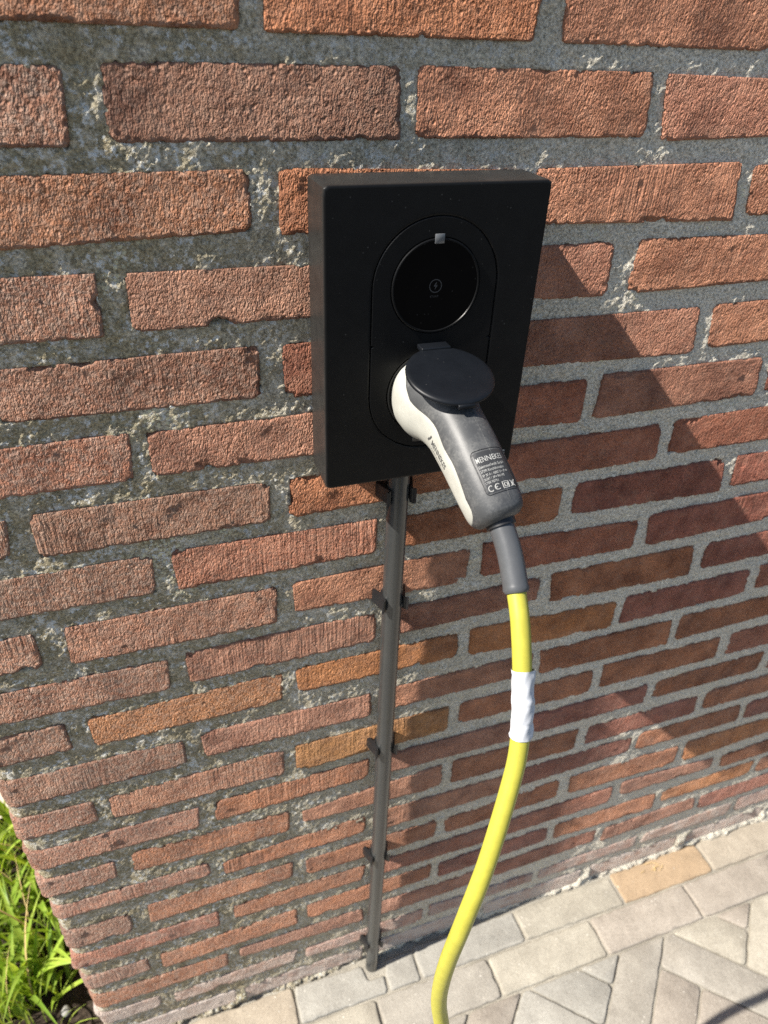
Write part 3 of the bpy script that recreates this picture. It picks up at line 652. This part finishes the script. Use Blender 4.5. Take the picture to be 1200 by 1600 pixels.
def text_pts(s, size, fn, name, material, parent, space=1.0, bold=0.0, xs=1.0):
    cu = bpy.data.curves.new('t', 'FONT'); cu.body = s; cu.size = size; cu.align_x = 'LEFT'; cu.resolution_u = 3; cu.space_character = space; cu.offset = bold
    to = bpy.data.objects.new('t', cu); COL.objects.link(to)
    dg = bpy.context.evaluated_depsgraph_get(); me = bpy.data.meshes.new_from_object(to.evaluated_get(dg))
    bpy.data.objects.remove(to); bpy.data.curves.remove(cu)
    for v in me.vertices: v.co = fn(v.co.x * xs, v.co.y)
    me.name = name; me.materials.clear()
    return obj(name, me, material, parent)
text_pts('START', .0022, lambda x, y: (lc[0] - .0040 + x, yp - .0006, lc[1] - .0088 + y), 'display_print', M_GREYPRINT, disp, 1.15)
bm = bmesh.new(); box_bm(bm, HX - .0040, HX + .0036, yp - .0016, yp - .0007, DC[1] + .0325, DC[1] + .0395, .0002, 1)
t_ = part(from_bm('film_tab', bm, M_FILM, None)); t_['label'] = 'small clear grey pull tab above the display'
text_pts('c', .0085, lambda x, y: (HX + .0782 + x, YF - .0003, GZ - 0.342 + y), 'logo_letter', M_WHITEINK, None, 1, .0003); part(bpy.data.objects['logo_letter'])
# socket well, latch slot, hinged lid
sl_ = [circ(SCK, .0368, yp + .0205, 72), circ(SCK, .0358, yp + .0007, 72), circ(SCK, .0346, yp + .0006, 72), circ(SCK, .0341, yp + .020, 72), circ(SCK, .020, yp + .020, 72)]
sock = part(loops_mesh('socket', sl_, M_CLIP, None, False, True, 25))
bm = bmesh.new(); box_bm(bm, HX - .0115, HX + .0065, yp - .0006, yp + .003, GZ - 0.3163, GZ - 0.3051, .0008, 1)
lt = part(from_bm('latch_slot', bm, M_CLIP, None)); 
bm = bmesh.new(); box_bm(bm, HX - .0055, HX - .0005, yp - .0013, yp + .001, GZ - 0.3156, GZ - 0.3133, .0003, 1); from_bm('latch_pin', bm, M_PLATE, lt)
LR = 0.0351; LA = math.radians(14); hz = GZ - 0.2279
def lidp(t, rr_, th):             # a point of the lid: direction t, radius, thickness step
    dx = rr_ * math.sin(t); dy = LR - rr_ * math.cos(t)
    up = th
    return (HX + dx, YF - .006 - dy * math.cos(LA) - up * math.sin(LA) * 0, hz - dy * math.sin(LA) + up)
ts = np.linspace(0, 2 * np.pi, 96, endpoint=False)
LLoops = [[lidp(t, r_, h) for t in ts] for r_, h in ((LR - .006, -.0022), (LR - .0045, -.0036), (LR - .001, -.0036), (LR - .0002, -.0028), (LR, -.0016), (LR - .0003, -.0006), (LR - .0014, 0.0002), (LR - .004, .0006), (LR * .5, .0010))]
lid = part(loops_mesh('socket_lid', LLoops, M_LID, None, True, True, 40)); lid['label'] = 'round black socket lid flipped up over the plug'
bm = bmesh.new(); box_bm(bm, HX - .0125, HX + .0125, YF - .011, YF + .0005, hz - .0028, hz + .0012, .0010, 2)
from_bm('hinge', bm, M_LID, lid)
bm = bmesh.new(); tip = lidp(math.pi, LR, 0); box_bm(bm, HX - .007, HX + .007, tip[1] - .0012, tip[1] + .004, tip[2] - .0052, tip[2] - .0015, .0006, 1)
from_bm('finger_tab', bm, M_LID, lid)

# ------------------------------------------------------------------ charging cable with its plug
ccab = tag(empty('charging_cable', (HX, YF, GZ - .27)), 'bright yellow charging cable hanging from its grey and white plug in the socket', 'cable')
ST = [(0.3448, -0.0368, -0.2701, 0.0305, 0.0305), (0.3448, -0.0551, -0.2701, 0.0323, 0.0323), (0.3448, -0.0586, -0.2701, 0.0335, 0.0335), (0.3448, -0.0723, -0.2701, 0.0333, 0.0337), (0.3448, -0.0825, -0.2706, 0.0305, 0.032), (0.3453, -0.0947, -0.2731, 0.0247, 0.029), (0.3466, -0.1079, -0.2777, 0.0223, 0.0268), (0.3486, -0.1252, -0.2855, 0.0224, 0.0259), (0.3506, -0.1434, -0.2955, 0.0223, 0.0246), (0.3527, -0.1587, -0.3051, 0.022, 0.0237), (0.3545, -0.1694, -0.3132, 0.0212, 0.0226), (0.3555, -0.1744, -0.3173, 0.0193, 0.0206), (0.3561, -0.1772, -0.3196, 0.0156, 0.0166), (0.3563, -0.178, -0.3203, 0.0112, 0.0112)]
SP = catmull([s[:3] for s in ST], 8); SP[:, 2] += GZ
SA = np.interp(np.linspace(0, len(ST) - 1, len(SP)), range(len(ST)), [s[3] for s in ST]); SB = np.interp(np.linspace(0, len(ST) - 1, len(SP)), range(len(ST)), [s[4] for s in ST])
def smooth1(a, n=2):
    for _ in range(n): a = np.concatenate([a[:1], (a[:-2] + 2 * a[1:-1] + a[2:]) / 4, a[-1:]])
    return a
SA = smooth1(SA, 4); SB = smooth1(SB, 4)
sT, sU, sV = frames(SP)                       # U = +x, V = t x u: points down or up
if sV[0][2] < 0: sV = -sV
NS = len(SP); arc = np.concatenate([[0], np.cumsum(np.linalg.norm(np.diff(SP, axis=0), axis=1))])
def plug_pt(i, th, off=0.0):                  # th = 0 on top, positive to the left (-x), superellipse section
    i = float(np.clip(i, 0, NS - 1)); k = int(min(i, NS - 2)); f = i - k
    L = lambda a: a[k] * (1 - f) + a[k + 1] * f
    a, b = L(SA), L(SB); s, c = math.sin(th), math.cos(th); e = 2 / 2.35
    ex = -math.copysign(abs(s) ** e, s) * (a + off); ez = math.copysign(abs(c) ** e, c) * (b + off)
    return L(SP) + L(sU) * ex + L(sV) * ez
def idx_at(s): return float(np.interp(s, arc, np.arange(NS)))
# boundary between grip (top) and pale shell (sides and belly), as angle from the top along the plug
bs = [0, .005, .010, .0155, .020, .0235, .027, .0315, .036, .041, .046, .0515, .0575, .0645, .072, .080, .0875, .095, .102, .1085, .114, .119, .1235, .127, .129, .131, .1325, .136]
bt = [.74, .78, .84, .96, 1.08, 1.17, 1.27, 1.31, 1.32, 1.29, 1.25, 1.23, 1.24, 1.29, 1.34, 1.31, 1.27, 1.29, 1.33, 1.38, 1.43, 1.42, 1.42, 1.50, 1.60, 1.78, 2.6, 3.1]
def bound(i):
    s = np.interp(i, np.arange(NS), arc) - arc[8]
    return float(np.interp(s, bs, bt))
def strip(name, f0, f1, n, material, i0, off=0.0, i1=None):
    bm = bmesh.new(); rows = []
    for i in range(i0, i1 or NS):
        a, b = f0(i), f1(i); rows.append([bm.verts.new(plug_pt(i, a + (b - a) * j / n, off if 0 < j < n else off - .0003)) for j in range(n + 1)])
    for A, B in zip(rows[:-1], rows[1:]):
        for j in range(n): bm.faces.new((A[j], A[j + 1], B[j + 1], B[j]))
    return bm, rows
I0 = 15
bm, rows = strip('grip', lambda i: -bound(i), bound, 40, M_RUBBER, I0)
bm.faces.new(rows[-1])
grip = part(from_bm('plug_grip', bm, M_RUBBER, None, angle=60), ccab); grip['label'] = 'worn dark grey rubber grip of the plug'
bm, rows = strip('shell', bound, lambda i: 2 * math.pi - bound(i), 48, M_SHELL, 0, .0001)
for k in range(0, I0 + 1):                    # the collar in front is pale all round
    if k == I0: continue
    A, B = rows[k], rows[k + 1]
    a0 = bound(k); a1 = bound(k + 1); prev = None
    for j in range(15):
        f = j / 14; p = bm.verts.new(plug_pt(k, a0 - 2 * a0 * f, .0001)); q = bm.verts.new(plug_pt(k + 1, a1 - 2 * a1 * f, .0001))
        if prev: bm.faces.new((prev[0], prev[1], q, p))
        prev = (p, q)
bmesh.ops.remove_doubles(bm, verts=bm.verts[:], dist=.00035)
shell = part(from_bm('plug_shell', bm, M_SHELL, None, angle=60), ccab); shell['label'] = 'pale grey lower shell and collar of the plug'
# moulding seam along the grip
sm = np.array([plug_pt(i, -.10, .00005) for i in np.arange(idx_at(.052), idx_at(.146), 1.0)])
tube('mould_seam', sm, .00022, M_RUBBER, grip, 6)
# raised name plate on top of the grip near its end
PI0, PI1 = idx_at(.107), idx_at(.1385); PT0, PT1 = .56, -.66
def plate_pt(u, v, off):                      # u 0..1 left to right, v 0..1 bottom to top
    return plug_pt(PI1 + (PI0 - PI1) * v, PT0 + (PT1 - PT0) * u, off)
bm = bmesh.new(); nu, nv = 24, 18; G = []
for j in range(nv + 1):
    row = []
    for i in range(nu + 1):
        u, v = i / nu, j / nv; dx = min(u, 1 - u) * .030; dz = min(v, 1 - v) * .0315; r_ = .004
        e = r_ - math.hypot(r_ - dx, r_ - dz) if dx < r_ and dz < r_ else min(dx, dz)
        row.append(bm.verts.new(plate_pt(u, v, -.0012 if e < 0 else (-.0004 if e < .0004 else .00022))))
    G.append(row)
for A, B in zip(G[:-1], G[1:]):
    for j in range(nu): bm.faces.new((A[j], A[j + 1], B[j + 1], B[j]))
plate = part(from_bm('name_plate', bm, M_PLATE, None, angle=70), ccab); plate['label'] = 'dark rating plate with white lettering on the plug grip'
def rim_pts():
    P = []
    for a0, cx, cz in ((0, 1, 1), (90, 0, 1), (180, 0, 0), (270, 1, 0)):
        for t in np.linspace(0, 90, 7):
            ru, rv = .12, .115; P.append(((1 - ru if cx else ru) + ru * math.cos(math.radians(a0 + t)), (1 - rv if cz else rv) + rv * math.sin(math.radians(a0 + t))))
    P.append(P[0]); return P
rp = []
R_ = rim_pts()
for a, b in zip(R_[:-1], R_[1:]):
    for t in np.linspace(0, 1, 6, endpoint=False): rp.append(plate_pt(a[0] + (b[0] - a[0]) * t, a[1] + (b[1] - a[1]) * t, .0001))
rp.append(rp[0]); tube('plate_rim', np.array(rp), .00028, M_CLIP, plate, 6)
PWm, PHm = .0305, .0315
def on_plate(u0, v0): return lambda x, y: plate_pt(u0 + x / PWm, v0 + y / PHm, .00042)
text_pts('MENNEKES', .0052, on_plate(.085, .745), 'plate_print', M_WHITEINK, plate, 1.04, .00002, .82)
for v_, s_, sz in ((.625, 'Elektrotechnik GmbH', .0027), (.53, '57399 Kirchhundem', .0027), (.435, '3P 20 A / 480 V~ IP 44', .0026), (.345, '36287 / 3P+N+PE', .0026), (.26, 'LTER P0791', .0026)):
    text_pts(s_, sz, on_plate(.09, v_), 'plate_print', M_WHITEINK, plate, 1.02, .0, .84)
def arcpts(cx, cy, r, a0, a1, n=14): return [(cx + r * math.cos(math.radians(a)), cy + r * math.sin(math.radians(a))) for a in np.linspace(a0, a1, n)]
def line_on_plate(pts, w=.00032):
    P = []
    for a, b in zip(pts[:-1], pts[1:]):
        for t in np.linspace(0, 1, 4, endpoint=False): P.append(plate_pt((a[0] + (b[0] - a[0]) * t) / PWm, (a[1] + (b[1] - a[1]) * t) / PHm, .0003))
    P.append(plate_pt(pts[-1][0] / PWm, pts[-1][1] / PHm, .0003)); return np.array(P), w
def mark(name, strokes, w=.00033):
    bm_all = bmesh.new()
    for s_ in strokes:
        P, w_ = line_on_plate(s_, w); o = tube('tmp', P, w_, M_WHITEINK, None, 5); bm_all.from_mesh(o.data); me_ = o.data; bpy.data.objects.remove(o); bpy.data.meshes.remove(me_)
    from_bm(name, bm_all, M_WHITEINK, plate)
bx = .0045; by = .0045
mark('ce_mark', [arcpts(bx + .001, by, .0021, 50, 310), arcpts(bx + .0068, by, .0021, 50, 310), [(bx + .0047, by), (bx + .0066, by)]], .00042)
mark('insulation_mark', [[(bx + .0102, by - .0024), (bx + .0150, by - .0024), (bx + .0150, by + .0024), (bx + .0102, by + .0024), (bx + .0102, by - .0024)], [(bx + .0114, by - .0012), (bx + .0138, by - .0012), (bx + .0138, by + .0012), (bx + .0114, by + .0012), (bx + .0114, by - .0012)]], .00032)
mark('bin_mark', [[(bx + .0172, by - .0024), (bx + .0222, by + .0024)], [(bx + .0172, by + .0024), (bx + .0222, by - .0024)], [(bx + .0182, by + .0014), (bx + .0212, by + .0014)], [(bx + .0184, by + .0014), (bx + .0189, by - .0018), (bx + .0205, by - .0018), (bx + .0210, by + .0014)]], .0003)
# lettering along the pale shell
def on_shell(s0, th0): return lambda x, y: plug_pt(idx_at(s0 + x), th0 - (y) / .0235, .0003)
text_pts('MENNEKES', .0056, on_shell(.0760, 1.74), 'shell_print', M_INK, shell, 1.0, .00005, .95)
text_pts('Plugs for the world', .0024, on_shell(.0775, 1.89), 'shell_print', M_INK, shell, 1.05, 0, .95)
bm = bmesh.new()
for q_ in ([(0, 0), (.0018, 0), (.0030, .0026), (.0012, .0026)], [(.0020, .0020), (.0034, .0020), (.0046, .0046), (.0028, .0046)]):
    bm.faces.new([bm.verts.new(on_shell(.0702, 1.74)(x, y)) for x, y in q_])
from_bm('shell_emblem', bm, M_INK, shell, False)
# sleeve, cable, tape
S0 = np.array((.3524, -.1825, -.3140)); S1 = np.array((.3515, -.2190, -.3515))
cab = [(0.3561, -0.1765, -0.3188), (0.3577, -0.1948, -0.3361), (0.3567, -0.2136, -0.3569), (0.3532, -0.2349, -0.3798), (0.3476, -0.2603, -0.4214), (0.3415, -0.2771, -0.457), (0.3318, -0.2892, -0.4865), (0.3092, -0.311, -0.54), (0.2917, -0.3217, -0.5957), (0.2826, -0.3221, -0.6644), (0.2842, -0.318, -0.7372), (0.2916, -0.319, -0.7965), (0.306, -0.327, -0.9), (0.33, -0.345, -1.05), (0.362, -0.375, -1.22), (0.41, -0.43, -1.345), (0.49, -0.51, -1.3815), (0.62, -0.62, -1.3826), (0.85, -0.74, -1.3826), (1.25, -0.82, -1.3826), (1.9, -0.86, -1.3826)]
CPATH = catmull(cab, 14); CPATH[:, 2] += GZ
carc = np.concatenate([[0], np.cumsum(np.linalg.norm(np.diff(CPATH, axis=0), axis=1))])
def cpt(s): return np.array([np.interp(s, carc, CPATH[:, k]) for k in range(3)])
fine = np.array([cpt(s) for s in np.concatenate([np.arange(.01, 1.3, .006), np.arange(1.3, carc[-1], .02)])])
part(tube('cable_jacket', fine, .00725, M_YELLOW, None, 28), ccab)
sl = np.array([cpt(s) for s in np.linspace(.004, .0565, 22)])
rs = np.interp(np.linspace(0, 1, 22), [0, .05, .93, .955, .985, 1], [.0092, .0096, .0096, .0101, .0101, .0086])
part(tube('strain_relief', sl, rs, M_SLEEVE, None, 32), ccab)
rg = np.array([cpt(s) for s in np.linspace(-.001, .006, 5)]); rg[0] = rg[1] - (rg[2] - rg[1])
part(tube('cable_gland', rg, .0115, M_CLIP, None, 32), ccab)
# white tape: find the stretch that the photograph shows wrapped
def v_of(s): p = cpt(s); return project(*p)[1] * 1600
ss = np.arange(.06, .5, .0015); vv = np.array([v_of(s) for s in ss]); s_a = float(np.interp(1046, vv, ss)); s_b = float(np.interp(1152, vv, ss))
tp = np.array([cpt(s) for s in np.linspace(s_a, s_b, 46)])
def tape_wob(i, a):
    w = 0.00022 * np.sin(a * 3 + i * .21) + .00018 * np.sin(a * 5 - i * .5) + .0004 * (np.abs(i - 20) < 1.2) * (np.cos(a - 1) > -.3) - .0003 * (np.abs(i - 33 - 2 * np.sin(a)) < 1.0)
    w = w + .0011 * np.exp(-((a - 0.5) / .22) ** 2) * (1 + .4 * np.sin(i * .35))       # the free end stands off as a fold
    w = w + .0006 * np.maximum(0, np.sin(a * 2 + i * .9)) * ((i < 3) | (i > 42))
    return w
part(tube('tape_wrap', tp, .00785, M_TAPE, None, 40, False, tape_wob), ccab)['label'] = 'crinkled white tape wrapped round the yellow cable'

# ------------------------------------------------------------------ conduit and its clips
PXC, PYC, PR = .3385, -.0140, .0108
pipe = [(PXC + .0006 * math.sin(z * 4), PYC, z) for z in np.linspace(-.03, HZ0 + .012, 60)]
o = tube('conduit', np.array(pipe), PR, M_PIPE, None, 36)
bm = bmesh.new(); bm.from_mesh(o.data); me_ = o.data
tag(o, 'thin dark grey conduit running down the wall from the charger to the paving', 'pipe')
def clip_mesh():
    prof = []                                  # C shaped saddle with flared lips, in the x-y plane
    ro, ri = PR + .0030, PR + .0004
    outer = [(ro * math.cos(math.radians(a)), PYC + ro * math.sin(math.radians(a))) for a in np.linspace(-38, 218, 27)]
    inner = [(ri * math.cos(math.radians(a)), PYC + ri * math.sin(math.radians(a))) for a in np.linspace(-30, 210, 27)]
    lipR = [(PR + .0046, PYC - .0098), (PR + .0030, PYC - .0112)]; lipL = [(-x, y) for x, y in lipR]
    ring = [lipR[0]] + outer + [lipL[0], lipL[1]] + inner[::-1] + [lipR[1]]
    bm = bmesh.new(); h = .0085
    A = [bm.verts.new((x, y, -h)) for x, y in ring]; B = [bm.verts.new((x, y, h)) for x, y in ring]; n = len(ring)
    for j in range(n): bm.faces.new((A[j], A[(j + 1) % n], B[(j + 1) % n], B[j]))
    # end caps as a strip of quads between outer and inner line
    o_ = [0] + list(range(1, 28)) + [28]; i_ = [n - 1] + list(range(n - 2, 29, -1)) + [29]
    for k in range(len(o_) - 1):
        for S in (A, B): bm.faces.new((S[o_[k]], S[o_[k + 1]], S[i_[k + 1]], S[i_[k]]))
    bmesh.ops.recalc_face_normals(bm, faces=bm.faces[:])
    me = bpy.data.meshes.new('clip_arms')
    for f in bm.faces: f.smooth = False
    bm.to_mesh(me); bm.free(); me.materials.append(M_CLIP); return me
arms_me = clip_mesh()
bm = bmesh.new(); box_bm(bm, -.0075, .0075, PYC + PR + .002, .004, -.0075, .0075, .001, 1); base_me = bpy.data.meshes.new('clip_base'); bm.to_mesh(base_me); bm.free(); base_me.materials.append(M_CLIP)
def rib(sx):                                   # the slanted wing that stiffens an arm
    bm = bmesh.new()
    v = [bm.verts.new((sx * x, y, zz)) for zz in (-.0078, .0078) for x, y in ((PR + .0024, PYC - .004), (PR + .0085, -.0015), (PR + .0050, .001), (PR + .0008, PYC + .006))]
    for f in ((0, 1, 2, 3), (4, 5, 6, 7), (0, 1, 5, 4), (1, 2, 6, 5), (2, 3, 7, 6), (3, 0, 4, 7)): bm.faces.new([v[i] for i in f])
    bmesh.ops.recalc_face_normals(bm, faces=bm.faces[:]); me = bpy.data.meshes.new('clip_wing'); bm.to_mesh(me); bm.free(); me.materials.append(M_CLIP); return me
wing_l, wing_r = rib(-1), rib(1)
for z, lab in ((GZ - .3940, 'black pipe clip close under the charger, topmost on the conduit'), (GZ - .5330, 'black pipe clip second below the charger, beside the yellow cable top'),
               (GZ - .7840, 'black pipe clip halfway down the conduit, between orange bricks'), (GZ - 1.0370, 'black pipe clip fourth from the charger on the conduit'), (GZ - 1.3050, 'black pipe clip lowest on the conduit, just above the paving')):
    t = tag(empty('pipe_clip', (PXC, 0, z)), lab, 'pipe clip', 'clips holding the conduit')
    for nm, me in (('clip_arms', arms_me), ('clip_base', base_me), ('clip_wing', wing_l), ('clip_wing', wing_r)):
        q = bpy.data.objects.new(nm, me); COL.objects.link(q); q.parent = t

# ------------------------------------------------------------------ grass and small things by the corner
def blade(bm, x, y, z, h, w, az, lean, curl, seg=8, tw=0.0):
    d = Vector((math.cos(az), math.sin(az), 0)); sd = Vector((-math.sin(az), math.cos(az), 0)); p = Vector((x, y, z)); prev = None; a = lean
    for i in range(seg + 1):
        f = i / seg; ww = w * (0.55 + 1.1 * f * (1 - f) * 1.8) * (1 - f ** 3) + .0002
        s2 = (sd * math.cos(tw * f) + Vector((0, 0, 1)) * math.sin(tw * f)).normalized()
        up = d * math.cos(a) * -1 + Vector((0, 0, 1)) * math.sin(a)
        row = (bm.verts.new(p - s2 * ww / 2 + up * ww * .16), bm.verts.new(p), bm.verts.new(p + s2 * ww / 2 + up * ww * .16))
        if prev:
            bm.faces.new((prev[0], prev[1], row[1], row[0])); bm.faces.new((prev[1], prev[2], row[2], row[1]))
        prev = row; st = h / seg; p = p + (d * math.sin(a) + Vector((0, 0, 1)) * math.cos(a)) * st; a += curl / seg * (0.4 + 1.2 * f)
clump = tag(empty('grass_clump', (-.26, .22, -.02)), 'clump of long bright green grass leaves growing beside the wall corner', 'grass')
rg = random.Random(5)
spots = []
for i in range(190):
    x = -.158 - abs(rg.gauss(0, .11)); y = rg.uniform(.10, .46)
    bm = bmesh.new(); h = rg.uniform(.10, .24)
    blade(bm, x, y, -.025, h, rg.uniform(.008, .014), rg.uniform(-math.pi, math.pi), rg.uniform(.03, .35), rg.uniform(.3, 2.0), 9, rg.uniform(-.8, .8))
    o = from_bm('leaf', bm, M_LEAF); parent_to(o, clump)
# the few big leaves in front
for x, y, h, w, az, ln, cu in ((-.185, .165, .26, .0085, -1.0, .15, 1.5), (-.205, .140, .27, .008, -.6, .05, 2.6), (-.20, .10, .24, .0075, -.25, .5, 1.3), (-.235, .12, .23, .008, -1.8, .1, 2.2), (-.17, .20, .24, .0075, .2, .1, 1.8), (-.26, .15, .26, .0085, -2.4, .2, 1.6), (-.22, .07, .22, .007, -1.3, .2, 2.4), (-.165, .26, .23, .007, .5, .1, 1.6)):
    bm = bmesh.new(); blade(bm, x, y, -.025, h, w, az, ln, cu, 14, .3); parent_to(from_bm('leaf', bm, M_LEAF), clump)
bm = bmesh.new()
for i in range(600):
    x = -.165 - abs(rg.gauss(0, .22)); y = rg.uniform(.04, .485)
    blade(bm, x, y, -.026, rg.uniform(.05, .15), rg.uniform(.0018, .0036), rg.uniform(-math.pi, math.pi), rg.uniform(.0, .5), rg.uniform(.2, 1.5), 5)
tag(from_bm('grass', bm, M_LEAF2), 'thin green grass blades between the leaves by the wall corner', 'grass', kind='stuff')
for i in range(26):
    bm = bmesh.new(); blade(bm, -.165 - abs(rg.gauss(0, .12)), rg.uniform(.08, .46), -.025, rg.uniform(.12, .26), rg.uniform(.0016, .0032), rg.uniform(-math.pi, math.pi), rg.uniform(.0, .5), rg.uniform(.1, 1.4), 7)
    parent_to(from_bm('dry_stalk', bm, M_STRAW), clump)
def pebble(x, y, r, lab, z=-.016):
    bm = bmesh.new(); bmesh.ops.create_icosphere(bm, subdivisions=2, radius=r); sd = rg.uniform(0, 9)
    for v in bm.verts:
        k = 1 + .22 * math.sin(v.co.x / r * 2.1 + sd) + .16 * math.sin(v.co.y / r * 3.3 + sd * 2); v.co = Vector((v.co.x * k, v.co.y * k, v.co.z * .7 * k))
    tag(from_bm('pebble', bm, M_STONE, None, True, (x, y, z)), lab, 'stone', 'stones on the dark soil')
pebble(-.170, .085, .0085, 'larger grey pebble on the dark soil by the corner')
pebble(-.162, .155, .006, 'smaller grey pebble on the soil nearer the grass')
tuft = tag(empty('straw_tuft', (.925, -.022, 0)), 'few bits of dry yellow straw on the orange paver by the wall', 'straw')
for i in range(11):
    a = rg.uniform(0, 3.14); L = rg.uniform(.008, .020); c = Vector((.925 + rg.gauss(0, .010), -.022 + rg.gauss(0, .004), .0022 + .0015 * rg.random()))
    d = Vector((math.cos(a), math.sin(a) * .6, rg.uniform(-.05, .15))) * L / 2
    parent_to(tube('straw', np.array([c - d, c + Vector((0, 0, .0008)), c + d]), .0005, M_STRAW, None, 5), tuft)
